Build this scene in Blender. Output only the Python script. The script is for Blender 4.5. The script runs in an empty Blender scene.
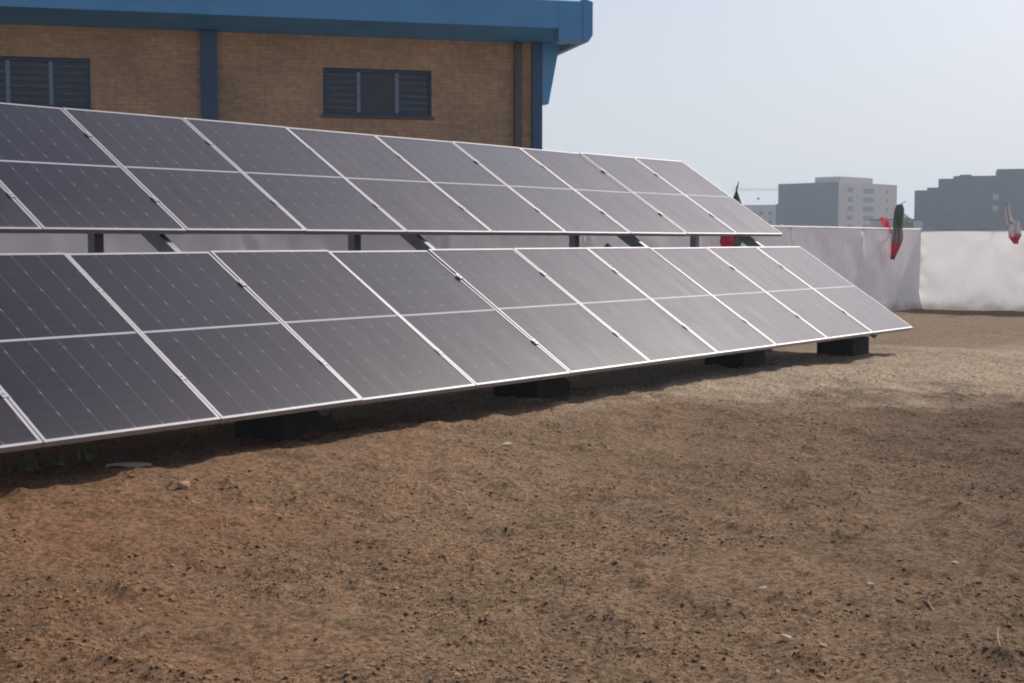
import bpy, math, random
import numpy as np
from mathutils import Vector, Matrix
R = math.radians
random.seed(7); rng = np.random.default_rng(11)
sc = bpy.context.scene
C = sc.collection

# ------------------------------------------------------------------ camera, world, sun, exposure
EYE = 1.40
cam = bpy.data.cameras.new("camera"); co = bpy.data.objects.new("camera", cam); C.objects.link(co)
co.location = (0, 0, EYE); co.rotation_euler = (R(90 - 4.21), 0, 0)
cam.sensor_width = 36; cam.lens = 1382.2 / 1024 * 36
cam.clip_start = 0.05; cam.clip_end = 6000
sc.camera = co

SUN_AZ, SUN_EL = 44.5, 43.0          # clockwise from the view direction (+Y); elevation
w = bpy.data.worlds.new("World"); sc.world = w; w.use_nodes = True
nt = w.node_tree; bg = nt.nodes["Background"]
sky = nt.nodes.new("ShaderNodeTexSky"); sky.sky_type = 'NISHITA'; sky.sun_disc = False
sky.sun_elevation = R(SUN_EL); sky.sun_rotation = R(SUN_AZ)
sky.altitude = 900; sky.air_density = 1.0; sky.dust_density = 8.0; sky.ozone_density = 1.0
tint = nt.nodes.new("ShaderNodeMixRGB"); tint.blend_type = 'MULTIPLY'; tint.inputs[0].default_value = 1.0
tint.inputs[2].default_value = (0.97, 1.0, 1.12, 1)
nt.links.new(sky.outputs[0], tint.inputs[1]); # pale dust veil low in the sky, thinning out with elevation
wc = nt.nodes.new("ShaderNodeTexCoord"); wsep = nt.nodes.new("ShaderNodeSeparateXYZ"); nt.links.new(wc.outputs["Generated"], wsep.inputs[0])
wr = nt.nodes.new("ShaderNodeMapRange"); wr.interpolation_type = 'SMOOTHSTEP'
wr.inputs["From Min"].default_value = 0.0; wr.inputs["From Max"].default_value = 0.42; wr.inputs["To Min"].default_value = 0.78; wr.inputs["To Max"].default_value = 0.0
nt.links.new(wsep.outputs[2], wr.inputs["Value"])
veil = nt.nodes.new("ShaderNodeMixRGB"); veil.inputs[2].default_value = (6.9, 7.3, 7.85, 1)
nt.links.new(wr.outputs[0], veil.inputs[0]); nt.links.new(tint.outputs[0], veil.inputs[1]); nt.links.new(veil.outputs[0], bg.inputs[0]); bg.inputs[1].default_value = 0.11
sl = bpy.data.lights.new("sun", 'SUN'); sl.energy = 3.5; sl.angle = R(0.6); sl.color = (1.0, 0.94, 0.86)
so = bpy.data.objects.new("sun", sl); C.objects.link(so)
sd = Vector((math.sin(R(SUN_AZ)) * math.cos(R(SUN_EL)), math.cos(R(SUN_AZ)) * math.cos(R(SUN_EL)), math.sin(R(SUN_EL))))
so.rotation_euler = sd.to_track_quat('Z', 'Y').to_euler(); so.location = sd * 40
vs = sc.view_settings; vs.view_transform = 'Standard'; vs.look = 'None'; vs.gamma = 1.0; vs.use_curve_mapping = False
vs.exposure = -0.04
sc.render.engine = 'CYCLES'
cy = sc.cycles
cy.use_denoising = True
try: cy.denoiser = 'OPENIMAGEDENOISE'
except Exception: pass
cy.max_bounces = 6; cy.diffuse_bounces = 3; cy.glossy_bounces = 3; cy.transmission_bounces = 4; cy.volume_bounces = 1
cy.transparent_max_bounces = 8
cy.filter_width = 2.0

# ------------------------------------------------------------------ helpers
class MB:
    """collects faces, then links them as one mesh object"""
    def __init__(s): s.v = []; s.f = []; s.smooth = False
    def add(s, vs, fs):
        n = len(s.v); s.v += [tuple(p) for p in vs]; s.f += [tuple(i + n for i in q) for q in fs]; return s
    def box(s, x0, x1, y0, y1, z0, z1, M=None):
        p = [(x0, y0, z0), (x1, y0, z0), (x1, y1, z0), (x0, y1, z0), (x0, y0, z1), (x1, y0, z1), (x1, y1, z1), (x0, y1, z1)]
        if M is not None: p = [M @ Vector(q) for q in p]
        return s.add(p, [(3, 2, 1, 0), (4, 5, 6, 7), (0, 1, 5, 4), (1, 2, 6, 5), (2, 3, 7, 6), (3, 0, 4, 7)])
    def bar(s, a, b_, wd, ht, upv=(0, 0, 1)):
        a, b_ = Vector(a), Vector(b_); t = (b_ - a).normalized(); upv = Vector(upv)
        sd_ = t.cross(upv).normalized(); u2 = sd_.cross(t)
        p = []
        for q in (a, b_):
            for i, j in ((-1, -1), (1, -1), (1, 1), (-1, 1)): p.append(q + sd_ * i * wd / 2 + u2 * j * ht / 2)
        return s.add(p, [(3, 2, 1, 0), (4, 5, 6, 7), (0, 1, 5, 4), (1, 2, 6, 5), (2, 3, 7, 6), (3, 0, 4, 7)])
    def tube(s, pts, r, n=8):
        pts = [Vector(p) for p in pts]; rs = r if isinstance(r, (list, tuple)) else [r] * len(pts)
        ring = []
        for i, p in enumerate(pts):
            t = (pts[min(i + 1, len(pts) - 1)] - pts[max(i - 1, 0)]).normalized()
            a = t.orthogonal().normalized(); c = t.cross(a)
            ring += [p + (a * math.cos(2 * math.pi * k / n) + c * math.sin(2 * math.pi * k / n)) * rs[i] for k in range(n)]
        fs = []
        for i in range(len(pts) - 1):
            for k in range(n):
                fs.append((i * n + k, i * n + (k + 1) % n, (i + 1) * n + (k + 1) % n, (i + 1) * n + k))
        fs.append(tuple(range(n))[::-1]); fs.append(tuple((len(pts) - 1) * n + k for k in range(n)))
        return s.add(ring, fs)
    def prism(s, poly, y0, y1):           # polygon in XZ, extruded along Y
        n = len(poly)
        p = [(x, y0, z) for x, z in poly] + [(x, y1, z) for x, z in poly]
        return s.add(p, [tuple(range(n)), tuple(range(2 * n - 1, n - 1, -1))] + [(i, i + n, (i + 1) % n + n, (i + 1) % n) for i in range(n)])
    def build(s, name, mat, parent=None, smooth=False, bevel=0):
        me = bpy.data.meshes.new(name); me.from_pydata(s.v, [], s.f); me.update()
        if smooth:
            for p in me.polygons: p.use_smooth = True
        if mat: me.materials.append(mat)
        o = bpy.data.objects.new(name, me); C.objects.link(o)
        if parent: o.parent = parent
        if bevel:
            m = o.modifiers.new("edge", 'BEVEL'); m.width = bevel; m.segments = 2; m.limit_method = 'ANGLE'
        return o
def grid_mesh(name, X, Y, Z, mat, parent=None, smooth=True):
    """X, Y, Z: 2-D arrays of the same shape"""
    h, wd = X.shape
    me = bpy.data.meshes.new(name)
    co_ = np.stack([X, Y, Z], -1).reshape(-1, 3).astype(np.float32)
    idx = np.arange(h * wd).reshape(h, wd)
    q = np.stack([idx[:-1, :-1], idx[:-1, 1:], idx[1:, 1:], idx[1:, :-1]], -1).reshape(-1, 4)
    me.vertices.add(len(co_)); me.vertices.foreach_set("co", co_.ravel())
    me.loops.add(q.size); me.loops.foreach_set("vertex_index", q.ravel().astype(np.int32))
    me.polygons.add(len(q)); me.polygons.foreach_set("loop_start", np.arange(0, q.size, 4, dtype=np.int32))
    me.polygons.foreach_set("loop_total", np.full(len(q), 4, np.int32))
    me.polygons.foreach_set("use_smooth", np.full(len(q), smooth, bool))
    me.update(calc_edges=True); me.validate()
    if mat: me.materials.append(mat)
    o = bpy.data.objects.new(name, me); C.objects.link(o)
    if parent: o.parent = parent
    return o
def empty(name, loc=(0, 0, 0), rot=(0, 0, 0)):
    o = bpy.data.objects.new(name, None); C.objects.link(o); o.location = loc; o.rotation_euler = rot
    o.empty_display_size = 0.2; return o
def tag(o, label, cat, group=None, kind=None):
    if label: o["label"] = label
    if cat: o["category"] = cat
    if group: o["group"] = group
    if kind: o["kind"] = kind
    return o
def copy_tree(o, parent=None):
    c = o.copy(); C.objects.link(c)
    if parent: c.parent = parent
    for ch in list(o.children): copy_tree(ch, c)
    return c
def _h(ix, iy, seed):
    n = (ix.astype(np.int64) * 374761393 + iy.astype(np.int64) * 668265263 + seed * 1442695041) & 0xffffffff
    n = ((n ^ (n >> 13)) * 1274126177) & 0xffffffff
    return ((n ^ (n >> 16)) & 0xffff) / 65535.0
def vnoise(x, y, seed=0):
    ix, iy = np.floor(x), np.floor(y); fx, fy = x - ix, y - iy
    fx = fx * fx * fx * (fx * (fx * 6 - 15) + 10); fy = fy * fy * fy * (fy * (fy * 6 - 15) + 10)
    a, b_, c, d_ = _h(ix, iy, seed), _h(ix + 1, iy, seed), _h(ix, iy + 1, seed), _h(ix + 1, iy + 1, seed)
    return (a * (1 - fx) + b_ * fx) * (1 - fy) + (c * (1 - fx) + d_ * fx) * fy - 0.5
def sstep(a, b_, x):
    t = np.clip((x - a) / (b_ - a), 0, 1); return t * t * (3 - 2 * t)

# ------------------------------------------------------------------ materials
class NT:
    def __init__(s, name):
        s.m = bpy.data.materials.new(name); s.m.use_nodes = True; s.t = s.m.node_tree
        s.p = s.t.nodes["Principled BSDF"]; s.out = s.t.nodes["Material Output"]
    def n(s, kind, **kw):
        nd = s.t.nodes.new("ShaderNode" + kind)
        for k, v in kw.items():
            if k.startswith("i_"): nd.inputs[k[2:].replace("_", " ")].default_value = v
            else: setattr(nd, k, v)
        return nd
    def l(s, a, b_): s.t.links.new(a, b_)
    def coord(s, which="Object"): return s.n("TexCoord").outputs[which]
    def noise(s, vec, scale, detail=4, rough=0.55, dist=0.0):
        nd = s.n("TexNoise"); nd.inputs["Scale"].default_value = scale; nd.inputs["Detail"].default_value = detail
        nd.inputs["Roughness"].default_value = rough; nd.inputs["Distortion"].default_value = dist
        if vec is not None: s.l(vec, nd.inputs["Vector"])
        return nd.outputs["Fac"]
    def ramp(s, fac, stops):
        nd = s.n("ValToRGB"); cr = nd.color_ramp
        while len(cr.elements) > 1: cr.elements.remove(cr.elements[-1])
        for i, (p, c) in enumerate(stops):
            e = cr.elements[0] if i == 0 else cr.elements.new(p)
            e.position = p; e.color = tuple(c) + (1,) if len(c) == 3 else c
        s.l(fac, nd.inputs[0]); return nd.outputs[0]
    def mix(s, fac, a, b_, mode='MIX'):
        nd = s.n("MixRGB", blend_type=mode)
        for k, v in ((0, fac), (1, a), (2, b_)):
            if hasattr(v, "links") or hasattr(v, "is_linked"): s.l(v, nd.inputs[k])
            else: nd.inputs[k].default_value = v if k == 0 else (tuple(v) + (1,) if len(v) == 3 else v)
        return nd.outputs[0]
    def math(s, op, a, b_=0.0, clamp=False):
        nd = s.n("Math", operation=op, use_clamp=clamp)
        for k, v in ((0, a), (1, b_)):
            if hasattr(v, "is_linked"): s.l(v, nd.inputs[k])
            else: nd.inputs[k].default_value = v
        return nd.outputs[0]
    def bump(s, h, strength=0.3, dist=0.01):
        nd = s.n("Bump"); nd.inputs["Strength"].default_value = strength; nd.inputs["Distance"].default_value = dist
        s.l(h, nd.inputs["Height"]); s.l(nd.outputs[0], s.p.inputs["Normal"])
def simple(name, col, rough=0.6, metal=0.0, var=0.15, scale=6.0, bump=0.0):
    m = NT(name); v = m.coord(); nz = m.noise(v, scale, 5)
    a = tuple(max(0, c * (1 - var)) for c in col); b_ = tuple(min(1, c * (1 + var)) for c in col)
    m.l(m.ramp(nz, [(0.3, a), (0.7, b_)]), m.p.inputs["Base Color"])
    m.p.inputs["Roughness"].default_value = rough; m.p.inputs["Metallic"].default_value = metal
    if bump: m.bump(m.noise(v, scale * 6, 4), bump, 0.01)
    return m.m

# soil -------------------------------------------------------------
def soil(name, clod=False):
    m = NT(name)
    geo = m.n("NewGeometry"); v = geo.outputs["Position"]
    big = m.noise(v, 0.35, 4, 0.6); mid = m.noise(v, 1.6, 5, 0.6); fine = m.noise(v, 34, 6, 0.80); grit = m.noise(v, 110, 3, 0.7)
    sep = m.n("SeparateXYZ"); m.l(v, sep.inputs[0])
    # redder soil lies to the west of the lot, darker grey-brown soil to the east
    side = m.math('ADD', m.math('MULTIPLY', sep.outputs[0], 0.13), m.math('MULTIPLY', big, 0.8))
    side = m.math('ADD', side, m.math('MULTIPLY', sep.outputs[1], 0.012))
    col = m.ramp(side, [(0.15, (0.270, 0.150, 0.080)), (0.48, (0.300, 0.195, 0.115)), (0.95, (0.155, 0.106, 0.068))])
    col = m.mix(m.ramp(mid, [(0.42, (0, 0, 0)), (0.70, (0.45, 0.45, 0.45))]), col, (0.190, 0.130, 0.084))
    # dry trampled strip in front of the panels' far end
    ax = m.math('SUBTRACT', sep.outputs[1], m.math('MULTIPLY', sep.outputs[0], 0.50))     # across the strip
    ax = m.math('ADD', ax, m.math('MULTIPLY', m.math('SUBTRACT', mid, 0.5), 4.0))
    ax = m.math('ADD', ax, m.math('MULTIPLY', m.math('SUBTRACT', big, 0.5), 1.5))
    band = m.ramp(m.math('DIVIDE', m.math('SUBTRACT', ax, 9.7), 8.0), [(0.0, (0, 0, 0)), (0.16, (0.75, 0.75, 0.75)), (0.45, (0.7, 0.7, 0.7)), (0.72, (0.30, 0.30, 0.30)), (1.0, (0.25, 0.25, 0.25))])
    xr = m.ramp(m.math('DIVIDE', m.math('ADD', sep.outputs[0], 3.0), 6.0), [(0.10, (0.2, 0.2, 0.2)), (0.32, (0.5, 0.5, 0.5)), (0.55, (0.8, 0.8, 0.8)), (0.8, (1, 1, 1))])
    band = m.math('MULTIPLY', band, xr)
    col = m.mix(band, col, (0.52, 0.41, 0.29))
    # greenish sprouting patches
    gp = m.ramp(m.noise(v, 0.7, 5, 0.65), [(0.48, (0, 0, 0)), (0.70, (0.38, 0.38, 0.38))])
    col = m.mix(gp, col, (0.135, 0.108, 0.060))
    spk = m.ramp(fine, [(0.36, (0.38, 0.34, 0.31)), (0.5, (1, 1, 1)), (0.64, (1.75, 1.72, 1.68))])
    col = m.mix(1.0, col, spk, 'MULTIPLY')
    col = m.mix(m.ramp(grit, [(0.66, (0, 0, 0)), (0.74, (0.55, 0.55, 0.55))]), col, (0.42, 0.33, 0.25))
    if clod:
        rnd = geo.outputs["Random Per Island"]
        col = m.mix(1.0, col, m.ramp(rnd, [(0.0, (0.9, 0.88, 0.86)), (0.7, (1.6, 1.6, 1.6)), (0.92, (2.1, 2.1, 2.1)), (1.0, (3.0, 3.0, 3.0))]), 'MULTIPLY')
    m.l(col, m.p.inputs["Base Color"]); m.p.inputs["Roughness"].default_value = 1.0
    m.p.inputs["Specular IOR Level"].default_value = 0.1
    h = m.math('ADD', m.math('MULTIPLY', fine, 1.0), m.math('MULTIPLY', grit, 0.35))
    m.bump(h, 1.0, 0.024)
    return m.m
M = {}
M['soil'] = soil("tilled_soil"); M['clod'] = soil("soil_clods", True)
M['alu'] = simple("anodised_aluminium", (0.33, 0.32, 0.33), 0.5, 0.4, 0.10, 3)
M['steel'] = simple("galvanised_steel", (0.20, 0.21, 0.23), 0.5, 0.6, 0.15, 9)
M['concrete'] = simple("shade_dark_concrete", (0.036, 0.033, 0.031), 0.95, 0, 0.25, 7, 0.4)  # near-black base, the array's shade put into the blocks' colour
M['backsheet'] = simple("white_backsheet", (0.6, 0.6, 0.6), 0.6)
M['plastic'] = simple("black_plastic", (0.02, 0.02, 0.02), 0.5)
PW, PL = 1.143, 1.722
def cell_material():
    m = NT("solar_cells"); v = m.coord(); sep = m.n("SeparateXYZ"); m.l(v, sep.inputs[0])
    x, y = sep.outputs[0], sep.outputs[1]
    cw = (PW - 0.044) / 6; ch = (PL - 0.050 - 0.018) / 18
    # local cell coordinates
    cx = m.math('DIVIDE', m.math('SUBTRACT', x, 0.022), cw)
    up = m.math('GREATER_THAN', y, PL / 2)
    yy = m.math('SUBTRACT', m.math('SUBTRACT', y, 0.025), m.math('MULTIPLY', up, 0.018))
    cyy = m.math('DIVIDE', yy, ch)
    fx = m.math('ABSOLUTE', m.math('SUBTRACT', m.math('FRACT', cx), 0.5)); fy = m.math('ABSOLUTE', m.math('SUBTRACT', m.math('FRACT', cyy), 0.5))
    dx = m.math('MULTIPLY', m.math('SUBTRACT', 0.5, fx), cw); dy = m.math('MULTIPLY', m.math('SUBTRACT', 0.5, fy), ch)   # distance to the cell's edge
    # half-cut pseudo-square cells: the clipped corners sit on every second cell edge only
    f2 = m.math('ABSOLUTE', m.math('SUBTRACT', m.math('FRACT', m.math('MULTIPLY', cyy, 0.5)), 0.5))
    dy2 = m.math('MULTIPLY', m.math('SUBTRACT', 0.5, f2), ch * 2)
    dia = m.math('LESS_THAN', m.math('ADD', m.math('MULTIPLY', dx, 2.2), m.math('MULTIPLY', dy2, 0.45)), 0.0125)
    gx = m.math('LESS_THAN', dx, 0.0011); gy = m.math('LESS_THAN', dy, 0.0006)
    midg = m.math('LESS_THAN', m.math('ABSOLUTE', m.math('SUBTRACT', y, PL / 2)), 0.0095)
    white = m.math('MAXIMUM', m.math('MAXIMUM', m.math('MULTIPLY', dia, 0.34), m.math('MULTIPLY', gx, 0.34)), m.math('MAXIMUM', m.math('MULTIPLY', gy, 0.12), midg))
    bb = m.math('ABSOLUTE', m.math('SUBTRACT', m.math('FRACT', m.math('MULTIPLY', cx, 10.0)), 0.5))
    bus = m.math('MULTIPLY', m.math('LESS_THAN', bb, 0.02), 0.12)
    oi = m.n("ObjectInfo")
    tint = m.mix(oi.outputs["Random"], (0.005, 0.006, 0.016), (0.010, 0.006, 0.013))
    col = m.mix(bus, tint, (0.20, 0.20, 0.21)); col = m.mix(white, col, (0.40, 0.40, 0.41))
    # dust film, streaked down the slope
    mp = m.n("Mapping"); m.l(v, mp.inputs[0]); mp.inputs["Scale"].default_value = (3.0, 0.8, 1)
    addv = m.n("VectorMath", operation='ADD'); m.l(mp.outputs[0], addv.inputs[0])
    comb = m.n("CombineXYZ"); m.l(m.math('MULTIPLY', oi.outputs["Random"], 37.0), comb.inputs[0]); m.l(comb.outputs[0], addv.inputs[1])
    dn = m.noise(addv.outputs[0], 1.6, 5, 0.6)
    low = m.ramp(m.math('DIVIDE', y, PL), [(0.0, (0.14, 0.14, 0.14)), (0.04, (0.05, 0.05, 0.05)), (0.25, (0, 0, 0))])
    rn = m.math('POWER', m.n('ObjectInfo').outputs['Random'], 2.5)
    df = m.math('ADD', m.math('MULTIPLY', m.ramp(dn, [(0.35, (0.0, 0.0, 0.0)), (0.70, (0.10, 0.10, 0.10))]), rn), low, True)
    col = m.mix(df, col, (0.23, 0.19, 0.17))
    m.l(col, m.p.inputs["Base Color"])
    m.p.inputs["IOR"].default_value = 1.33
    m.l(m.ramp(dn, [(0.3, (0.22, 0.22, 0.22)), (0.8, (0.28, 0.28, 0.28))]), m.p.inputs["Roughness"])
    m.p.inputs["Sheen Weight"].default_value = 0.1; m.p.inputs["Sheen Roughness"].default_value = 0.3
    m.p.inputs["Sheen Tint"].default_value = (0.9, 0.85, 0.82, 1)
    return m.m
M['cells'] = cell_material()
def brick_mat():
    m = NT("yellow_brown_brick"); v = m.coord(); sep = m.n("SeparateXYZ"); m.l(v, sep.inputs[0])
    cb = m.n("CombineXYZ"); m.l(m.math('ADD', sep.outputs[0], sep.outputs[1]), cb.inputs[0]); m.l(sep.outputs[2], cb.inputs[1])
    br = m.n("TexBrick"); m.l(cb.outputs[0], br.inputs["Vector"])
    br.inputs["Scale"].default_value = 1.0; br.inputs["Brick Width"].default_value = 0.225; br.inputs["Row Height"].default_value = 0.07
    br.inputs["Mortar Size"].default_value = 0.006; br.inputs["Mortar Smooth"].default_value = 0.3; br.inputs["Bias"].default_value = 0
    br.inputs["Color1"].default_value = (0.53, 0.365, 0.225, 1); br.inputs["Color2"].default_value = (0.47, 0.31, 0.19, 1); br.inputs["Mortar"].default_value = (0.36, 0.28, 0.20, 1)
    n1 = m.noise(v, 0.8, 5, 0.6); n2 = m.noise(cb.outputs[0], 9, 3, 0.6)
    col = m.mix(1.0, br.outputs["Color"], m.ramp(n1, [(0.3, (0.74, 0.77, 0.80)), (0.7, (1.18, 1.12, 1.02))]), 'MULTIPLY')
    col = m.mix(1.0, col, m.ramp(n2, [(0.3, (0.82, 0.80, 0.80)), (0.7, (1.12, 1.12, 1.1))]), 'MULTIPLY')
    m.l(col, m.p.inputs["Base Color"]); m.p.inputs["Roughness"].default_value = 0.9
    m.bump(br.outputs["Fac"], -0.5, 0.008)
    return m.m
M['brick'] = brick_mat()
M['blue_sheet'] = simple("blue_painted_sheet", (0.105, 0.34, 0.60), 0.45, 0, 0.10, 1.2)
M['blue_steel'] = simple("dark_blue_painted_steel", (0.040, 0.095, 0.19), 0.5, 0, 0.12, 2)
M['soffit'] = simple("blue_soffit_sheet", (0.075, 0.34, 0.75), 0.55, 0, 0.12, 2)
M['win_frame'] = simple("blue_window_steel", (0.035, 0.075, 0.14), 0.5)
M['mullion'] = simple("pale_blue_mullion", (0.20, 0.27, 0.36), 0.5)
M['grille'] = simple('window_grille', (0.070, 0.115, 0.17), 0.5)
M['glass'] = simple("dark_window_glass", (0.012, 0.018, 0.030), 0.12)
M['pipe'] = simple("brown_downpipe", (0.11, 0.092, 0.085), 0.6)
M['flatroof'] = simple("grey_roof", (0.3, 0.3, 0.3), 0.9)
def cloth_mat(name, col, trans, rough=0.9):
    m = NT(name); v = m.coord()
    n1 = m.noise(v, 1.3, 5, 0.6)
    cc = m.ramp(n1, [(0.3, tuple(c * 0.93 for c in col)), (0.7, col)])
    if "fence" in name:
        sp_ = m.n("SeparateXYZ"); m.l(v, sp_.inputs[0])
        hem = m.math('ADD', sp_.outputs[2], m.math('MULTIPLY', m.math('SUBTRACT', m.noise(v, 3.5, 5, 0.65), 0.5), 0.5))
        cc = m.mix(m.ramp(hem, [(0.03, (0.55, 0.55, 0.55)), (0.22, (0, 0, 0))]), cc, (0.36, 0.27, 0.20))
    di = m.n("BsdfDiffuse"); tr = m.n("BsdfTranslucent"); mx = m.n("MixShader"); mx.inputs[0].default_value = trans
    m.l(cc, di.inputs[0]); m.l(cc, tr.inputs[0]); m.l(di.outputs[0], mx.inputs[1]); m.l(tr.outputs[0], mx.inputs[2])
    m.t.nodes.remove(m.p); m.l(mx.outputs[0], m.out.inputs[0]); return m.m
M['cloth'] = cloth_mat("white_fence_cloth", (0.86, 0.845, 0.835), 0.40)
M['cloth_grey'] = cloth_mat("greyish_fence_cloth", (0.90, 0.90, 0.92), 0.46)
M['fence_pole'] = simple("pale_pipe", (0.42, 0.42, 0.42), 0.5, 0.3)
def flag_mat(name, stops, patchy=0.10):
    m = NT(name); v = m.coord(); sep = m.n("SeparateXYZ"); m.l(v, sep.inputs[0])
    z = m.math('ADD', m.math('DIVIDE', sep.outputs[2], -1.05), m.math('MULTIPLY', m.math('SUBTRACT', m.noise(v, 9, 3), 0.5), patchy * 3))
    rp = m.n("ValToRGB"); cr = rp.color_ramp; cr.interpolation = 'LINEAR'
    while len(cr.elements) > 1: cr.elements.remove(cr.elements[-1])
    for i, (p, c) in enumerate(stops):
        e = cr.elements[0] if i == 0 else cr.elements.new(p); e.position = p; e.color = c + (1,)
    m.l(z, rp.inputs[0])
    di = m.n("BsdfDiffuse"); tr = m.n("BsdfTranslucent"); mx = m.n("MixShader"); mx.inputs[0].default_value = 0.25
    m.l(rp.outputs[0], di.inputs[0]); m.l(rp.outputs[0], tr.inputs[0]); m.l(di.outputs[0], mx.inputs[1]); m.l(tr.outputs[0], mx.inputs[2])
    m.t.nodes.remove(m.p); m.l(mx.outputs[0], m.out.inputs[0]); return m.m
GRN, WHT, RED =  (0.100, 0.140, 0.122), (0.48, 0.46, 0.48), (0.58, 0.075, 0.110)
M['flag'] = flag_mat("green_white_red_cloth", [(0, GRN), (0.38, GRN), (0.44, (0.20, 0.20, 0.20)), (0.58, (0.26, 0.21, 0.21)), (0.68, (0.28, 0.15, 0.16)), (0.76, RED), (0.93, RED), (1.0, (0.10, 0.06, 0.05))])
M['flag_green'] = flag_mat('dark_green_cloth', [(0, GRN), (0.8, GRN), (1, (0.05, 0.07, 0.05))])
M['flag_white'] = flag_mat("white_red_cloth", [(0, WHT), (0.72, WHT), (0.84, RED), (1.0, RED)], 0.04)
M['red'] = cloth_mat("bright_red_cloth", (0.74, 0.085, 0.140), 0.35)
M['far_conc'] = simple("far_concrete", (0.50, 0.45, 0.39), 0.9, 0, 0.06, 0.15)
M['far_dark'] = simple("far_dark_shaded", (0.065, 0.070, 0.078), 0.9, 0, 0.08, 0.15)  # dark base; on the pale block's end it stands in for shade
M['far_beige'] = simple("far_beige_render", (0.45, 0.42, 0.37), 0.9, 0, 0.06, 0.15)
M['far_glass'] = simple("far_window", (0.06, 0.065, 0.075), 0.3)
M['far_pale_window'] = simple("far_pale_window", (0.40, 0.42, 0.44), 0.3)
M['crane'] = simple("crane_steel", (0.42, 0.40, 0.34), 0.6)
M['stone'] = simple("pale_stone", (0.62, 0.49, 0.35), 0.9, 0, 0.2, 40, 0.3)
M['weed'] = simple("green_weed", (0.20, 0.24, 0.09), 0.8, 0, 0.35, 30)
M['straw'] = simple("dry_straw", (0.38, 0.29, 0.18), 0.9, 0, 0.25, 30)

# ------------------------------------------------------------------ the array's frame of reference
AZ, TILT = 0.6543, 0.57396
O = Vector((-2.34693, 6.87332, 0.38740))               # lower corner of seam k = 0
D = Vector((math.sin(AZ), math.cos(AZ), 0)); B = Vector((-math.cos(AZ), math.sin(AZ), 0))
UP = B * math.cos(TILT) + Vector((0, 0, math.sin(TILT))); NN = D.cross(UP)
PITCH, GAP = 1.150, 0.2705
def AP(k, s, h=0.0): return O + D * (k * PITCH) + UP * s + NN * h      # a point on the panels' plane
KMIN, KMAX = -1, 10
# ------------------------------------------------------------------ ground
def terrain(x, y):
    x = np.asarray(x, float); y = np.asarray(y, float)
    dx, dy = x - O.x, y - O.y
    t = dx * D.x + dy * D.y; b_ = dx * B.x + dy * B.y
    ht = 0.135 - 0.055 * sstep(6.0, 12.0, t)
    up = sstep(-2.4, 0.0, b_) * (1 - sstep(3.2, 4.3, b_)) * (1 - sstep(12.0, 14.0, t)) 
    return ht * up
def relief(x, y):
    r = np.hypot(x, y)
    z = 0.050 * vnoise(x * 0.7 + y * 0.15, y * 0.9, 1) + 0.030 * vnoise(x * 2.0, y * 2.6, 2)
    # shallow harrow marks running across the lot
    z += 0.012 * vnoise(x * 0.9 + y * 0.4, y * 6.5 - x * 0.9, 8)
    fade = 1 - 0.75 * sstep(13, 18, y)
    a = vnoise(x * 6, y * 7.5, 3); z += 0.036 * a * fade
    c = np.maximum(vnoise(x * 13, y * 15, 4), -0.15); z += 0.038 * c * (0.55 + a) * fade
    z += 0.022 * np.maximum(vnoise(x * 25, y * 27, 5), -0.1) * (0.6 + c) * (1 - sstep(8, 13, y))
    return z
def gz(x, y): return float(terrain(x, y) + relief(np.array(float(x)), np.array(float(y))))
ys = [2.6]
while ys[-1] < 32: ys.append(ys[-1] + max(0.016, 0.0052 * ys[-1]))
while ys[-1] < 1400: ys.append(ys[-1] + 0.20 * (ys[-1] - 31))
lo = [2.6]
st = 0.1
while lo[-1] > -1400: lo.append(lo[-1] - st); st *= 1.4
ys = np.array(lo[:0:-1] + ys)
xs = list(np.arange(-5.2, 8.6, 0.024)); st = 0.03
while xs[-1] < 1400: xs.append(xs[-1] + st); st *= 1.12
st = 0.03; left = [xs[0]]
while left[-1] > -1400: left.append(left[-1] - st); st *= 1.12
xs = np.array(left[:0:-1] + xs)
GX, GY = np.meshgrid(xs, ys)
near = 1 - sstep(24, 40, np.hypot(GX, GY))
GZ = terrain(GX, GY) + relief(GX, GY) * near
ground = grid_mesh("ground", GX, GY, GZ, M['soil']); ground["kind"] = "structure"

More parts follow.
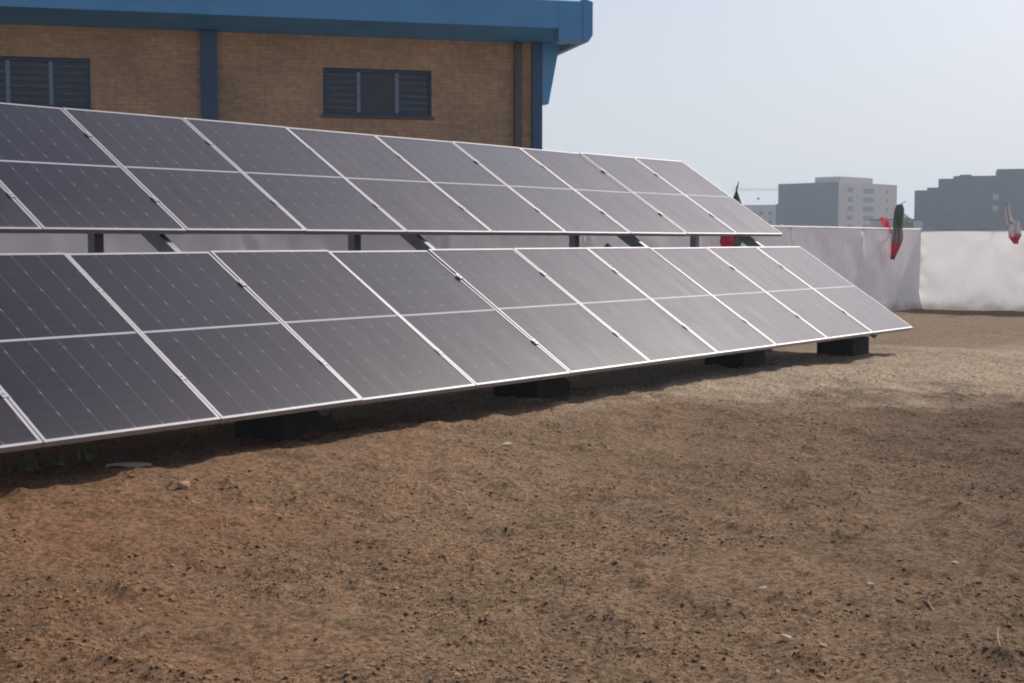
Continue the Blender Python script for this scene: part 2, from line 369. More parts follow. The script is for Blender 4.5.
# clods of earth, too many to count
t_ = (1 + 5 ** 0.5) / 2
ICO = np.array([(-1, t_, 0), (1, t_, 0), (-1, -t_, 0), (1, -t_, 0), (0, -1, t_), (0, 1, t_), (0, -1, -t_), (0, 1, -t_), (t_, 0, -1), (t_, 0, 1), (-t_, 0, -1), (-t_, 0, 1)]) / math.hypot(1, t_)
ICF = np.array([(0, 11, 5), (0, 5, 1), (0, 1, 7), (0, 7, 10), (0, 10, 11), (1, 5, 9), (5, 11, 4), (11, 10, 2), (10, 7, 6), (7, 1, 8), (3, 9, 4), (3, 4, 2), (3, 2, 6), (3, 6, 8), (3, 8, 9), (4, 9, 5), (2, 4, 11), (6, 2, 10), (8, 6, 7), (9, 8, 1)])
def clods(name, N):
    y = 3.6 + (rng.random(N) ** 1.5) * 12.5; x = (rng.random(N) - 0.5) * (1.6 + y * 0.95)
    dens = vnoise(x * 1.1, y * 1.4, 21) + 0.6 * vnoise(x * 3.1, y * 4.2, 22)
    keep = rng.random(N) < np.clip(0.45 + 1.5 * dens, 0.06, 1)
    x, y = x[keep], y[keep]; n = len(x)
    r = 0.0024 + 0.0024 * rng.pareto(3.2, n); r = np.minimum(r, 0.0105)
    z = terrain(x, y) + relief(x, y) + r * 0.25
    V = ICO[None] * (1 + 0.35 * (rng.random((n, 12, 1)) - 0.5)) * r[:, None, None] * (np.array([1, 1, 0.55]) * (0.75 + 0.6 * rng.random((n, 1, 3))))
    a = rng.random(n) * 6.283; ca, sa = np.cos(a)[:, None], np.sin(a)[:, None]
    V = np.stack([V[..., 0] * ca - V[..., 1] * sa, V[..., 0] * sa + V[..., 1] * ca, V[..., 2]], -1) + np.stack([x, y, z], -1)[:, None]
    F = (ICF[None] + (np.arange(n) * 12)[:, None, None]).reshape(-1, 3)
    me = bpy.data.meshes.new(name); me.vertices.add(n * 12); me.vertices.foreach_set("co", V.reshape(-1).astype(np.float32))
    me.loops.add(F.size); me.loops.foreach_set("vertex_index", F.ravel().astype(np.int32))
    me.polygons.add(len(F)); me.polygons.foreach_set("loop_start", np.arange(0, F.size, 3, dtype=np.int32)); me.polygons.foreach_set("loop_total", np.full(len(F), 3, np.int32))
    me.update(calc_edges=True); me.materials.append(M['clod'])
    o = bpy.data.objects.new(name, me); C.objects.link(o)
    return tag(o, "loose brown crumbs of earth strewn over the tilled ground", None, None, "stuff")
clods("soil_crumbs", 190000)

# ------------------------------------------------------------------ brick building behind
ba = R(90 - 75.5)
bld = tag(empty("brick_building", (0.5051, 25.0, 0), (0, 0, ba)), "brown brick shed with blue roof edge and blue columns behind the panels", "building")
X0, X1, DEP, WT = -14.0, 0.0, 16.0, 4.89
HOLES = [(-9.62, -7.71, 3.565, 4.38), (-3.88, -1.98, 3.555, 4.355)]
wb = MB()
gx_ = sorted({X0, X1, *[h[0] for h in HOLES], *[h[1] for h in HOLES]}); gzv = sorted({0.0, WT, *[h[2] for h in HOLES], *[h[3] for h in HOLES]})
for i in range(len(gx_) - 1):
    for j in range(len(gzv) - 1):
        cx_, cz_ = (gx_[i] + gx_[i + 1]) / 2, (gzv[j] + gzv[j + 1]) / 2
        if any(h[0] < cx_ < h[1] and h[2] < cz_ < h[3] for h in HOLES): continue
        wb.add([(gx_[i], 0, gzv[j]), (gx_[i + 1], 0, gzv[j]), (gx_[i + 1], 0, gzv[j + 1]), (gx_[i], 0, gzv[j + 1])], [(0, 1, 2, 3)])
for a, b2, c, d2 in HOLES:                 # reveals
    wb.add([(a, 0, c), (b2, 0, c), (b2, 0, d2), (a, 0, d2), (a, 0.22, c), (b2, 0.22, c), (b2, 0.22, d2), (a, 0.22, d2)], [(0, 4, 5, 1), (1, 5, 6, 2), (2, 6, 7, 3), (3, 7, 4, 0)])
wb.add([(X1, 0, 0), (X1, DEP, 0), (X1, DEP, WT), (X1, 0, WT), (X0, 0, 0), (X0, DEP, 0), (X0, DEP, WT), (X0, 0, WT)], [(0, 1, 2, 3), (5, 4, 7, 6), (1, 5, 6, 2)])
wb.build("wall", M['brick'], bld)
for wi, (a, b2, c, d2) in enumerate(HOLES):
    fr = MB()
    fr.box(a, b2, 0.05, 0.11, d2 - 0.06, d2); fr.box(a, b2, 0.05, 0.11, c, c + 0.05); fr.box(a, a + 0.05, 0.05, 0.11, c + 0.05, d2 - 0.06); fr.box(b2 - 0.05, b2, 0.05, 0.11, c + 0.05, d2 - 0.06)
    fo = fr.build("window", M['win_frame'], bld)
    MB().box(a + 0.05, b2 - 0.05, 0.090, 0.098, c + 0.05, d2 - 0.06).build("pane", M['glass'], fo)
    MB().box(a - 0.04, b2 + 0.04, -0.035, 0.048, c - 0.055, c - 0.003).build("sill", M['pipe'], fo)
    for mx_ in (a + 0.62, a + 1.29): MB().box(mx_ - 0.032, mx_ + 0.032, 0.040, 0.088, c + 0.051, d2 - 0.061).build("mullion", M['mullion'], fo)
    for (u0, u1) in ((a + 0.055, a + 0.585), (a + 0.655, a + 1.255), (a + 1.325, b2 - 0.055)):
        if wi == 1 and 0.5 < u0 - a < 1.2: continue
        gr = MB()
        for q in range(6):
            zz = c + 0.10 + q * 0.112
            gr.box(u0, u1, 0.060, 0.086, zz, zz + 0.040)
        gr.build("grille", M['grille'], fo)
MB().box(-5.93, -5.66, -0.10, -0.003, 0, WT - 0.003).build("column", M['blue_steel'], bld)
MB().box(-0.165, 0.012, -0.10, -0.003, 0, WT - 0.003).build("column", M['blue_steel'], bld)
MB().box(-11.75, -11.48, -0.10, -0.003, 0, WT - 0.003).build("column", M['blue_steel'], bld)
MB().box(-0.50, -0.36, -0.12, -0.003, 0, WT - 0.003).build("downpipe", M['pipe'], bld, bevel=0.03)
MB().prism([(0.015, 3.82), (0.13, 3.82), (0.335, 4.90), (0.015, 4.90)], -0.095, 0.16).build("bracket", M['blue_sheet'], bld)
# roof: box gutter along the eave with a sloped soffit, sheeting behind
prof = [(-0.92, 5.03), (-0.92, 5.50), (-0.86, 5.53), (0.6, 5.60), (0.6, 4.965), (0.0, 4.895)]
rf = MB(); n = len(prof)
rx0, rx1 = X0 - 0.6, 0.50
rf.add([(rx0, y, z) for y, z in prof] + [(rx1, y, z) for y, z in prof], [tuple(range(n)), tuple(range(2 * n - 1, n - 1, -1))] + [(i, (i + 1) % n, (i + 1) % n + n, i + n) for i in range(n) if i not in (5,)])
eave = rf.build("eave", M['blue_sheet'], bld)
MB().add([(rx0, -0.917, 5.027), (rx1, -0.917, 5.027), (rx1, 0.003, 4.891), (rx0, 0.003, 4.891)], [(3, 2, 1, 0)]).build("soffit", M['soffit'], eave)
MB().prism([(0.07, 4.812), (0.592, 4.812), (0.677, 4.935), (0.677, 5.495), (0.07, 5.470)], -0.930, -0.62).build("end_board", M['blue_sheet'], bld)
MB().prism([(0.503, 4.815), (0.60, 4.815), (0.68, 4.93), (0.68, 5.50), (0.503, 5.56)], -0.95, DEP + 0.4).build("verge", M['blue_sheet'], bld, bevel=0.01)
MB().add([(rx0, 0.6, 5.61), (0.5, 0.6, 5.61), (0.5, DEP + 0.4, 6.3), (rx0, DEP + 0.4, 6.3), (rx0, 0.6, 5.0), (0.5, 0.6, 5.0), (0.5, DEP + 0.4, 5.0), (rx0, DEP + 0.4, 5.0)], [(0, 1, 2, 3), (7, 6, 5, 4), (1, 5, 6, 2), (4, 0, 3, 7), (3, 2, 6, 7)]).build("roof", M['blue_sheet'], bld)

# ------------------------------------------------------------------ cloth fences
FC = Vector((8.30, 28.0, 0)); ZT = 1.60
def cloth_fence(name, label, p0, p1, z0, z1, mat, seed, bays, crease=1.0):
    root = tag(empty(name, p0), label, "fence")
    t = (p1 - p0); L = t.length; t.normalize(); nrm = Vector((-t.y, t.x, 0))
    for i in range(bays):
        a, b2 = L * i / bays, L * (i + 1) / bays
        nu, nv = 70, 40
        U, V = np.meshgrid(np.linspace(a, b2, nu), np.linspace(0, 1, nv))
        loc = (U - a) / (b2 - a)
        zt = z0 + (z1 - z0) * U / L
        sag = 0.05 * np.sin(np.pi * loc) * (0.5 + vnoise(np.full_like(U, i * 3.7), np.zeros_like(U), seed))
        Zc = 0.015 + (zt - sag - 0.015) * V + 0.012 * vnoise(U * 3, V * 0.3, seed + 4) * (V > 0.98)
        bel = 0.09 * np.sin(np.pi * loc) * np.sin(np.pi * np.clip(V * 0.9 + 0.05, 0, 1)) * (vnoise(np.full_like(U, i * 1.3), np.zeros_like(U), seed + 9) * 1.6)
        cre = crease * 0.055 * vnoise(U * 2.2 + V * 2.5, V * 3.2 - U * 0.7, seed + 1) + crease * 0.03 * vnoise(U * 3 - V * 3, V * 4 + U * 2, seed + 2) + crease * 0.014 * vnoise(U * 14, V * 2.2, seed + 3)
        edge = 0.04 * np.exp(-((loc - 0.03) / 0.03) ** 2) * vnoise(U * 4, V * 9, seed + 6) * 2
        foot = 0.10 * np.exp(-V * 14) * (vnoise(U * 3.2, V * 8, seed + 5) + 0.4)
        off = (bel + cre) * np.clip((1.03 - V) * 6, 0.1, 1) + edge - foot + 0.03
        grid_mesh("cloth", t.x * U + nrm.x * off, t.y * U + nrm.y * off, Zc, mat, root)
    for i in range(bays + 1):
        q = t * (L * i / bays) + nrm * 0.16
        zz = z0 + (z1 - z0) * i / bays
        MB().tube([q + Vector((0, 0, -0.2)), q + Vector((0, 0, zz + 0.03))], 0.024).build("post", M['fence_pole'], root, True)
    MB().tube([Vector((0, 0, z0 - 0.005)) + nrm * 0.05, t * L * 0.5 + Vector((0, 0, (z0 + z1) / 2 - 0.008)) + nrm * 0.05, t * L + Vector((0, 0, z1 - 0.005)) + nrm * 0.05], 0.020).build("top_rail", M['fence_pole'], root, True)
    return root
# the long one runs behind the panels, parallel to them; seen side = nearer the panels
cloth_fence("cloth_fence", "grey-white cloth fence running behind the solar panels to the lot's corner", FC - D * 27.0, FC, 1.66, 1.61, M['cloth_grey'], 31, 9, 0.30)
FR = FC - B * 12.0
cloth_fence("cloth_fence", "bright white creased cloth fence closing the far end of the lot, beside bare ground", FC + B * 0.13 - D * 0.05, FR - D * 0.05, 1.61, 1.62, M['cloth'], 57, 4, 1.25)

# ------------------------------------------------------------------ flags on the fences
def limp(name, mat, parent, H, wtop, wmid, wbot, folds, seed, bend=0.0, loc=(0, 0, 0)):
    U, V = np.meshgrid(np.linspace(0, 1, 36), np.linspace(0, 1, 40))
    wd = np.interp(V, [0, 0.08, 0.3, 0.65, 0.9, 1.0], [wtop, wtop * 1.6, wmid, wmid * 0.95, wbot * 1.6, wbot])
    X = wd * (U - 0.5) + bend * V * V + 0.05 * vnoise(V * 3, U * 1.1, seed)
    Y = 0.035 * np.sin(U * folds * 6.283 + 2 * V) * np.clip(V * 6, 0.2, 1) + 0.03 * vnoise(V * 5, U * 4, seed + 1)
    Z = -H * V + 0.03 * vnoise(U * 4, V * 4, seed + 2)
    o = grid_mesh(name, X, Y, Z, mat, parent); o.location = loc; return o
def flag(loc, top, label, mat, H, seed, stick=0.13, **kw):
    r = tag(empty("hanging_flag", loc), label, "flag", "flags hung along the cloth fences")
    MB().tube([(-0.02, 0.55, 1.1), (0.0, 0.10, top - 0.12), (0.02, 0.0, top), (stick, -0.02, top + 0.07)], [0.014, 0.013, 0.011, 0.006]).build("pole", M['pipe'], r, True)
    limp("cloth", mat, r, H, loc=(0, -0.03, top), seed=seed, **kw); return r
def at_fence(px, dn):                       # a point just in front of the long fence
    q = FC - D * dn; return (q.x + px, q.y - 0.35, 0)
flag((7.40, 26.55, 0), 2.07, "limp green and red flag hanging at the fence corner by pale apartment block", M['flag'], 1.05, 71, wtop=0.11, wmid=0.20, wbot=0.06, folds=2.5, bend=-0.10)
flag((3.44, 21.3, 0), 2.22, "dark green flag tip rising behind the upper right edge of the panels", M['flag_green'], 1.05, 81, wtop=0.03, wmid=0.23, wbot=0.10, folds=2, bend=0.0, stick=0.03)
fr_ = tag(empty("hanging_flag", (9.62, 26.7, 0)), "limp white flag with red edge hanging before the white fence at right", "flag", "flags hung along the cloth fences")
MB().tube([(-0.09, 0.62, 1.60), (-0.09, 0.05, 2.17)], 0.007).build("pole", M['fence_pole'], fr_, True)
limp("cloth", flag_mat("white_cloth", [(0, WHT), (1, WHT)], 0.02), fr_, 0.50, 0.03, 0.11, 0.07, 1.5, 91, 0.08, (-0.09, 0, 2.19))
limp("cloth", flag_mat("white_red_cloth_fold", [(0, WHT), (0.22, WHT), (0.30, RED), (1, RED)], 0.06), fr_, 0.44, 0.10, 0.24, 0.05, 1.5, 95, 0.04, (0.06, 0.02, 1.76))
def red_pennant(loc, pts, label, cat):
    r = tag(empty("red_cloth", loc), label, cat, "red cloths hung beside the flags")
    U, V = np.meshgrid(np.linspace(0, 1, 24), np.linspace(0, 1, 24))
    (ax, az), (bx, bz), (cx_, cz_), (dx_, dz_) = pts
    X = (ax * (1 - U) + bx * U) * (1 - V) + (dx_ * (1 - U) + cx_ * U) * V
    Z = (az * (1 - U) + bz * U) * (1 - V) + (dz_ * (1 - U) + cz_ * U) * V + 0.03 * np.sin(U * 6.283) * (1 - V)
    Y = 0.05 * np.sin(U * 8 + V * 3)
    grid_mesh("cloth", X, Y, Z, M['red'], r)
    MB().tube([(0.03, 0.07, -0.6), (0.03, 0.06, 0.03)], 0.008).build("string", M['pipe'], r, True)
    return r
red_pennant((7.22, 26.75, 1.72), [(-0.12, 0.10), (0.06, 0.06), (0.10, -0.20), (-0.01, -0.16)], "small bright red cloth fluttering left of the flag at the fence corner", "cloth")
# round red balloon seen in the slot between the two rows
bal = tag(empty("red_balloon", (3.29, 21.2, 1.24)), "round red balloon seen through the slot between upper and lower panel rows", "balloon")
bm_ = MB(); nu, nv = 20, 14; vv = []; ff = []
for j in range(nv + 1):
    th = math.pi * j / nv
    for i in range(nu):
        ph = 2 * math.pi * i / nu; rr = 0.112 * math.sin(th)
        vv.append((rr * math.cos(ph), rr * math.sin(ph), 0.135 * math.cos(th) + 0.135 - 0.02 * (1 - math.cos(th)) * 0))
for j in range(nv):
    for i in range(nu): ff.append((j * nu + i, (j + 1) * nu + i, (j + 1) * nu + (i + 1) % nu, j * nu + (i + 1) % nu))
bm_.add(vv, ff).build("skin", M['red'], bal, True)
MB().tube([(0, 0, 0.0), (0, 0, -0.02), (0, 0.02, -0.5)], [0.012, 0.004, 0.003], 6).build("string", M['pipe'], bal)

# ------------------------------------------------------------------ solar panels and their rack
GRP = "solar panels bolted in two rows"
FW, FT = 0.0195, 0.035
def make_panel():
    r = empty("solar_panel")
    f = MB()
    f.box(0, PW, 0, FW, -FT, 0); f.box(0, PW, PL - FW, PL, -FT, 0); f.box(0, FW, FW, PL - FW, -FT, 0); f.box(PW - FW, PW, FW, PL - FW, -FT, 0)
    f.build("frame", M['alu'], r, bevel=0.0012)
    MB().box(FW, PW - FW, FW, PL - FW, -0.010, -0.0035).build("cell_sheet", M['cells'], r)
    MB().box(PW / 2 - 0.12, PW / 2 + 0.12, PL / 2 - 0.035, PL / 2 + 0.035, -0.032, -0.0105).build("junction_box", M['plastic'], r)
    for s in (0.235, 0.765):
        y = PL * s
        f = MB(); f.box(-0.028, 0.012, y - 0.030, y + 0.030, 0.001, 0.005); f.box(-0.0125, -0.0035, y - 0.02, y + 0.02, -0.034, 0.0009); f.box(-0.014, -0.002, y - 0.006, y + 0.006, 0.0051, 0.009)
        f.build("clamp", M['alu'], r)
    return r
ORD = ["", "second", "third", "fourth", "fifth", "sixth", "seventh", "eighth", "ninth", "tenth", "eleventh"]
proto = None
rotm = Matrix((D, UP, NN)).transposed()
for row, kmin, base in (("lower", -1, 0.0), ("upper", 0, PL + GAP)):
    for k in range(9, kmin - 1, -1):
        p = make_panel() if proto is None else copy_tree(proto)
        if proto is None: proto = p
        jit = Matrix.Rotation(random.gauss(0, 0.003), 3, 'X') @ Matrix.Rotation(random.gauss(0, 0.0022), 3, 'Y')
        p.matrix_world = Matrix.Translation(AP(k + (PITCH - PW) / PITCH / 2, base)) @ (rotm @ jit).to_4x4()
        i = 9 - k
        if i == 0: lab = f"solar panel at the far right end of the {row} row"
        elif i == 10: lab = f"cropped dark solar panel at the left end of the {row} row"
        elif row == "upper" and i == 9: lab = "cropped dark solar panel at the left end of the upper row"
        else:
            tone = "dusty grey" if i < 5 else "dark glossy"
            lab = f"{tone} solar panel, {ORD[i]} from the right end of the {row} row"
        tag(p, lab, "solar panel", GRP)
rack = tag(empty("mounting_rack", O), "grey steel rack of posts, rafters and rails under the solar panels", "rack")
def rel(p): return Vector(p) - O
for base in (0.0, PL + GAP):
    for s in (0.235, 0.765):
        y = base + PL * s
        MB().bar(rel(AP(KMIN - 0.05 if base == 0 else -0.05, y, -FT - 0.022)), rel(AP(KMAX + 0.11, y, -FT - 0.022)), 0.040, 0.042, NN).build("rail", M['alu'], rack, bevel=0.002)
RK = [-0.55, 1.87, 4.22, 7.17, 9.41]
for k in RK:
    MB().bar(rel(AP(k, 0.10, -FT - 0.045 - 0.050)), rel(AP(k, 2 * PL + GAP - 0.10, -FT - 0.045 - 0.050)), 0.055, 0.10, NN).build("rafter", M['steel'], rack)
    for bb in (0.55, 2.42):
        tp = AP(k, bb / math.cos(TILT), -FT - 0.15); g = gz(tp.x, tp.y)
        gtop = g + (0.19 if bb < 1 else 0.0)
        if bb > 1:
            MB().bar(rel((tp.x, tp.y, g - 0.05)), rel(tp), 0.080, 0.080, D).build("post", M['steel'], rack)
            MB().box(-0.13, 0.13, -0.13, 0.13, -0.02, 0.012, Matrix.Translation(rel((tp.x, tp.y, g + 0.02)))).build("base_plate", M['steel'], rack)
        else:
            MB().bar(rel((tp.x, tp.y, gtop)), rel(tp), 0.07, 0.07, D).build("foot", M['steel'], rack)
MB().bar(rel(AP(6.74, 2.02, -0.16)), rel(AP(7.17, 0.85, -0.5)), 0.045, 0.045, NN).build("brace", M['steel'], rack)
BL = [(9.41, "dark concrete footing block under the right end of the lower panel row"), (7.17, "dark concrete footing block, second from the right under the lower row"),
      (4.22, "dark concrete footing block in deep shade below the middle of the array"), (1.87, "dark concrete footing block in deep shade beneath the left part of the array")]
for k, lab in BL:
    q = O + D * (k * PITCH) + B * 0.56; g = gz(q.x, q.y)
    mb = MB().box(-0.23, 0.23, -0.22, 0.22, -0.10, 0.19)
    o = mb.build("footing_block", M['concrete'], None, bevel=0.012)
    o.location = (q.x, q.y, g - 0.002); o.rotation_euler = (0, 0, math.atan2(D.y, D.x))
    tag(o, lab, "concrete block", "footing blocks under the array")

# ------------------------------------------------------------------ far buildings, crane, trees
def px(x, depth): return (x - 512) / 1382.2 * depth
def hz(y, depth): return EYE + (239.8 - y) / 1382.2 * depth
dA = 440.0
na = math.atan2(0.85, 0.53)                                   # heading of the pale face's normal, clockwise from -Y
apt = tag(empty("apartment_block", (px(837.5, dA), dA, 0), (0, 0, R(-45))), "grey five-storey apartment block with pale window side", "building")
# local: the corner is the origin; dark face runs to -X, the pale one along +Y
Ld, Ll = 22.9, 35.8; hA = hz(182.5, dA)
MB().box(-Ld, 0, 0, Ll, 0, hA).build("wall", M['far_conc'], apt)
MB().add([(-Ld, -0.03, 0), (-0.3, -0.03, 0), (-0.3, -0.03, hA), (-Ld, -0.03, hA)], [(0, 1, 2, 3)]).build("shaded_face", M['far_dark'], apt)  # dark sheet over the wall, shade of this side put into colour
MB().box(-Ld + 12, -1.5, 3, Ll - 13, hA, hA + 1.9).build("penthouse", M['far_conc'], apt)
MB().box(-Ld - 1.6, -Ld, 1.0, 20, 0, hz(203, dA)).build("annex", M['far_dark'], apt)
def ly(x):
    k_ = (x - 512) / 1382.2; c_ = math.cos(R(45)); return (k_ * dA - px(837.5, dA)) / (c_ - k_ * c_)
for fl in range(5):
    z = hA - 2.4 - fl * 2.95
    for (y0, y1) in ((ly(846), ly(851)), (ly(861.5), ly(872))):
        MB().box(-0.05, 0.04, y0, y1, z - 0.75, z + 0.75).build("window", M['far_glass'], apt)
    MB().box(-0.05, 0.05, ly(884), ly(886), z - 0.6, z + 0.6).build("window", M['far_glass'], apt)
dB = 380.0
aptb = tag(empty("apartment_block", (px(912.5, dB), dB, 0), (0, 0, R(-17))), "long dark apartment block with stepped roof and rooftop box at the right", "building")
def lx(x):
    k_ = (x - 512) / 1382.2; return (k_ * dB - px(912.5, dB)) / (math.cos(R(17)) + k_ * math.sin(R(17)))
def stepped(x0, x1, y, y_far, nm, dd=0.0):
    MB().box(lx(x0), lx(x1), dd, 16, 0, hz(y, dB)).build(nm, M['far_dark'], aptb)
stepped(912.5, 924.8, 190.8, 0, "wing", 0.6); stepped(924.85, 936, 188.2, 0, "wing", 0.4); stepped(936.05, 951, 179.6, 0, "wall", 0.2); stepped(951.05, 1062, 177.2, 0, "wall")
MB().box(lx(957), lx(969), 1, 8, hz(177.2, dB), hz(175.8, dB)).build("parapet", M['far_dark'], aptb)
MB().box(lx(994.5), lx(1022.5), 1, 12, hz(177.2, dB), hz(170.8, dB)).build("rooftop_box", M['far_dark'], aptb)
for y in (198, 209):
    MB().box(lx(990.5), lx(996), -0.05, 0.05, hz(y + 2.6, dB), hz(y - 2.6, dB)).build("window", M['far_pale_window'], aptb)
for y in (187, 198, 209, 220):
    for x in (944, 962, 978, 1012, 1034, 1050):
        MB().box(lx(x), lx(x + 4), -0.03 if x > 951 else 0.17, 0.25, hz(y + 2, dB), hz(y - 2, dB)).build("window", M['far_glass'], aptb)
dC = 520.0
low = tag(empty("low_block", (px(777, dC), dC, 0), (0, 0, R(-24))), "low beige building with small windows left of the pale apartment block", "building")
hC = hz(205, dC)
MB().box(-26, 0, 0, 14, 0, hC).build("wall", M['far_beige'], low)
MB().box(-26, -18, 2, 9, hC, hC + 0.9).build("parapet", M['far_beige'], low)
for i in range(7):
    for z in (hz(213, dC), hz(222, dC)): MB().box(-24 + i * 3.4, -22.6 + i * 3.4, -0.05, 0.05, z - 0.7, z + 0.7).build("window", M['far_glass'], low)
dK = 560.0
cr_ = tag(empty("tower_crane", (px(800, dK), dK, 0)), "pale tower crane jib stretching left above the low beige building", "crane")
zj = hz(191, dK)
def truss(mb, a, b2, hgt, n_, r_=0.10):
    a, b2 = Vector(a), Vector(b2)
    t_u = Vector((0, 0, hgt))
    mb.bar(a, b2, r_, r_); mb.bar(a + t_u, b2 + t_u, r_, r_)
    for i in range(n_):
        p, q = a.lerp(b2, i / n_), a.lerp(b2, (i + 1) / n_)
        m_ = p.lerp(q, 0.5) + t_u; mb.bar(p, m_, r_ * 0.7, r_ * 0.7, (0, 1, 0)); mb.bar(m_, q, r_ * 0.7, r_ * 0.7, (0, 1, 0))
    return mb
truss(MB(), (0, 0, zj), (-28, 0, zj), 0.75, 18).build("jib", M['crane'], cr_)
truss(MB(), (0, 0, zj), (9, 0, zj), 0.75, 6).build("counter_jib", M['crane'], cr_)
mm = MB()
for sx_ in (-0.6, 0.6):
    for sy_ in (-0.6, 0.6): mm.bar((sx_, sy_, 0), (sx_, sy_, zj + 1.5), 0.14, 0.14, (0, 1, 0))
for i in range(12):
    z_ = i * (zj / 12); mm.bar((-0.6, -0.6, z_), (0.6, -0.6, z_ + zj / 12), 0.08, 0.08, (0, 1, 0)); mm.bar((-0.6, 0.6, z_), (0.6, 0.6, z_ + zj / 12), 0.08, 0.08, (0, 1, 0))
mm.build("mast", M['crane'], cr_)
hx = px(757, dK) - px(800, dK)
MB().bar((hx, 0, hz(199, dK) + 0.3), (hx, 0, zj), 0.05, 0.05, (0, 1, 0)).build("cable", M['pipe'], cr_)
MB().box(hx - 0.5, hx + 0.5, -0.3, 0.3, hz(199, dK) - 0.4, hz(199, dK) + 0.4).build("hook_block", M['pipe'], cr_)
def far_tree(x, depth, h, wdt, label, seed):
    r = tag(empty("far_tree", (px(x, depth), depth, 0)), label, "tree", "hazy trees between the apartment blocks")
    MB().tube([(0, 0, 0), (0.05, 0, h * 0.4), (0.0, 0, h * 0.75)], [0.16, 0.12, 0.05], 6).build("trunk", M['pipe'], r)
    rg = np.random.default_rng(seed); m_ = MB()
    for i in range(420):
        v = rg.normal(size=3); v /= np.linalg.norm(v); v *= rg.random() ** 0.4
        cpos = Vector((v[0] * wdt / 2, v[1] * wdt / 2, h * 0.62 + v[2] * h * 0.38)) * 1.0
        s = 0.16 + 0.2 * rg.random(); a = Vector(rg.normal(size=3)).normalized(); b3 = a.orthogonal().normalized(); c3 = a.cross(b3)
        m_.add([cpos + b3 * s, cpos + c3 * s * 0.6, cpos - b3 * s, cpos - c3 * s * 0.6], [(0, 1, 2, 3)])
    m_.build("crown", M['weed'], r)
far_tree(904, 250, hz(215, 250), 3.0, "hazy slim tree close beside the dark stepped apartment block", 3)
far_tree(899, 250, hz(219, 250), 3.2, "lower hazy tree showing just right of the flag at the corner", 4)
house = tag(empty("far_house", (px(903, 330), 330, 0), (0, 0, R(15))), "low hazy house between the two apartment blocks", "building")
MB().box(-4.5, 5.0, 0, 8, 0, hz(220.5, 330)).build("wall", M['far_beige'], house)
MB().box(-4.7, 5.2, -0.2, 8.2, hz(220.5, 330) + 0.003, hz(220.5, 330) + 0.35).build("roof", M['far_dark'], house)

# ------------------------------------------------------------------ stones, weeds, straws
def stone(x, y, sx_, sy_, sz_, label, seed, rot=0.0):
    rg = np.random.default_rng(seed)
    import bmesh
    bm = bmesh.new(); bmesh.ops.create_icosphere(bm, subdivisions=2, radius=1)
    for v in bm.verts:
        q = np.array(v.co); k = 1 + 0.5 * float(vnoise(np.array(q[0] * 1.7 + seed), np.array(q[1] * 1.7 + q[2] * 1.3), seed))
        v.co = Vector((q[0] * sx_ * k, q[1] * sy_ * k, max(q[2], -0.5) * sz_ * k))
    me = bpy.data.meshes.new("pale_stone"); bm.to_mesh(me); bm.free(); me.materials.append(M['stone'])
    o = bpy.data.objects.new("pale_stone", me); C.objects.link(o); o.location = (x, y, gz(x, y) + sz_ * 0.35); o.rotation_euler = (rg.normal() * 0.15, rg.normal() * 0.15, rot)
    return tag(o, label, "stone", "pale stones lying on the soil")
ST = [(0.33, 9.25, 0.028, 0.022, 0.026, "small white stone on open soil below the middle of the panel row"),
      (1.00, 5.44, 0.021, 0.014, 0.010, "flat pale stone in the foreground, right of the upright dry stalk"),
      (0.96, 4.74, 0.027, 0.014, 0.012, "longest pale stone near the bottom edge of the photo"),
      (1.06, 4.62, 0.015, 0.013, 0.012, "small pale stone just right of the longest foreground stone"),
      (1.43, 5.44, 0.016, 0.013, 0.010, "small round pale stone beside the bent twig"),
      (1.89, 5.81, 0.020, 0.014, 0.012, "pale stone nearest the right edge of the foreground"),
      (0.865, 4.42, 0.010, 0.008, 0.009, "tiny pale stone at the very bottom of the photo"),
      (-0.04, 8.52, 0.044, 0.026, 0.014, "flat brown-white stone left of the small white stone"),
      (-1.69, 7.04, 0.034, 0.024, 0.020, "lumpy brown clod on reddish soil in front of the left panels")]
for i, a in enumerate(ST):
    so_ = stone(*a[:5], a[5], 100 + i, random.random() * 0.8 - 0.4)
    if "lumpy" in a[5]: so_.name = "earth_clod"; so_.data.materials[0] = M['clod']; so_["category"] = "clod"
sl_ = MB()
sl_p = [(-0.13, -0.02), (-0.06, -0.045), (0.05, -0.04), (0.125, -0.015), (0.11, 0.03), (0.02, 0.045), (-0.09, 0.035)]
sl_.add([(x, y, -0.02) for x, y in sl_p] + [(x * 0.97, y * 0.94, 0.000 + 0.002 * ((i * 7) % 3)) for i, (x, y) in enumerate(sl_p)], [tuple(range(7))[::-1], tuple(range(7, 14))] + [(i, (i + 1) % 7, (i + 1) % 7 + 7, i + 7) for i in range(7)])
sl_ = sl_.build("flat_slab", M['stone'], None, bevel=0.003)
sl_.location = (-2.11, 7.56, gz(-2.11, 7.56) + 0.008); sl_.rotation_euler = (0.03, 0.02, 0.12)
tag(sl_, "thin pale slab lying along the edge of the panels' shadow at left", "slab")

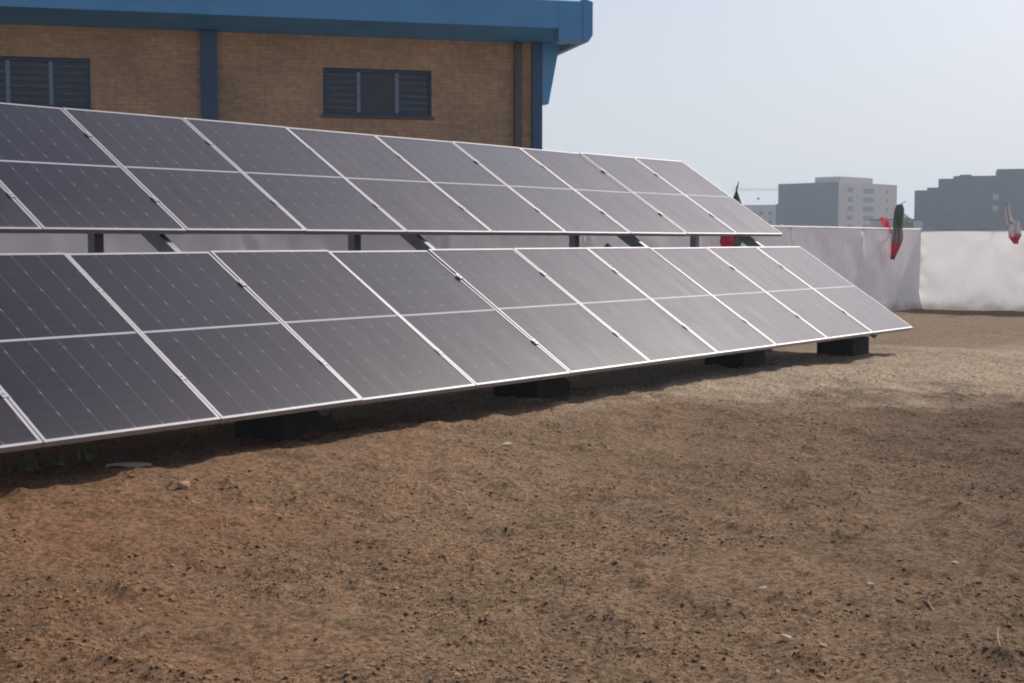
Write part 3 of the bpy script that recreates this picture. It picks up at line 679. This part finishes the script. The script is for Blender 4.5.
def weed(x, y, h, n_, label, mat, seed, spread=0.5):
    rg = np.random.default_rng(seed); r = MB()
    for i in range(n_):
        a = rg.random() * 6.283; bl = h * (0.5 + 0.6 * rg.random()); le = spread * (0.3 + rg.random()) * bl
        p0 = Vector((rg.normal() * 0.02, rg.normal() * 0.02, -0.01)); wv = Vector((-math.sin(a), math.cos(a), 0)) * (0.006 + 0.005 * rg.random())
        dv = Vector((math.cos(a), math.sin(a), 0)); pr = []
        for j in range(5):
            tt = j / 4; c_ = p0 + dv * le * tt * tt + Vector((0, 0, bl * (tt - 0.25 * tt * tt)))
            ww = wv * (1 - 0.85 * tt); pr += [c_ - ww, c_ + ww]
        r.add(pr, [(2 * j, 2 * j + 1, 2 * j + 3, 2 * j + 2) for j in range(4)])
    o = r.build("weed_tuft", mat, None); o.location = (x, y, gz(x, y))
    return tag(o, label, "weed", "weed tufts at the edge of the array's shade")
weed(-2.62, 7.42, 0.14, 60, "low green grass tuft in the shade at the far left", M['weed'], 1, 0.7)
weed(-2.50, 7.55, 0.08, 40, "short grass tuft between the two taller tufts at left", M['weed'], 5, 0.8)
weed(-2.41, 7.78, 0.20, 40, "tallest spreading green weed against the dark shade at left", M['weed'], 2, 0.8)
weed(4.02, 16.0, 0.18, 14, "thin dry weed before the right-hand footing block", M['straw'], 3, 0.3)
weed(3.68, 15.8, 0.14, 12, "shorter dry weed left of the thin weed by the right-hand block", M['straw'], 4, 0.4)
def stalk(pts, label):
    b0 = Vector(pts[0]); o = MB().tube([Vector(p) - b0 for p in pts], [0.0028] * (len(pts) - 1) + [0.0012], 5).build("dry_stalk", M['straw'])
    o.location = (b0.x, b0.y, gz(b0.x, b0.y)); return tag(o, label, "stalk", "dry stalks in the foreground soil")
stalk([(0.20, 5.30, 0), (0.203, 5.30, 0.04), (0.198, 5.31, 0.085)], "thin upright dry stalk standing in the middle of the foreground soil")
stalk([(1.57, 5.05, 0.01), (1.575, 5.15, 0.02), (1.54, 5.28, 0.015), (1.52, 5.42, 0.02)], "bent pale twig lying on the soil at lower right")
stalk([(1.62, 4.50, 0.008), (1.64, 4.58, 0.015), (1.69, 4.72, 0.012)], "short pale straw lying near the bottom right corner")
# straws and sprouts, too many to count
mb = MB(); rg = np.random.default_rng(5)
for i in range(1100):
    y = 3.8 + (rg.random() ** 1.6) * 7; x = (rg.random() - 0.5) * (1.0 + y * 0.85)
    if vnoise(np.array(x * 1.2), np.array(y * 1.5), 41) < 0.0: continue
    g = gz(x, y); a = rg.random() * 6.283; l_ = 0.012 + 0.035 * rg.random(); tilt_ = 0.1 + 0.5 * rg.random()
    dv = Vector((math.cos(a), math.sin(a), tilt_)) * l_; wv = Vector((-math.sin(a), math.cos(a), 0)) * 0.0012
    p0 = Vector((x, y, g + 0.002)); mb.add([p0 - wv, p0 + wv, p0 + dv * 0.6 + wv * 0.8 + Vector((0, 0, 0.003)), p0 + dv, p0 + dv * 0.6 - wv * 0.8 + Vector((0, 0, 0.003))], [(0, 1, 2, 3, 4)])
tag(mb.build("dry_grass", M['straw']), "scattered bits of straw on the tilled soil", None, None, "stuff")

# ------------------------------------------------------------------ haze
hm = bpy.data.materials.new("dust_haze"); hm.use_nodes = True; ht = hm.node_tree
ht.nodes.remove(ht.nodes["Principled BSDF"]); pv = ht.nodes.new("ShaderNodeVolumePrincipled")
pv.inputs["Color"].default_value = (0.72, 0.86, 1.0, 1); pv.inputs["Density"].default_value = 0.0006; pv.inputs["Anisotropy"].default_value = 0.3
ht.links.new(pv.outputs[0], ht.nodes["Material Output"].inputs["Volume"])
hb = MB().box(-1500, 1500, -1500, 1500, -1.6, 34).build("haze", hm); tag(hb, None, None, None, "stuff")
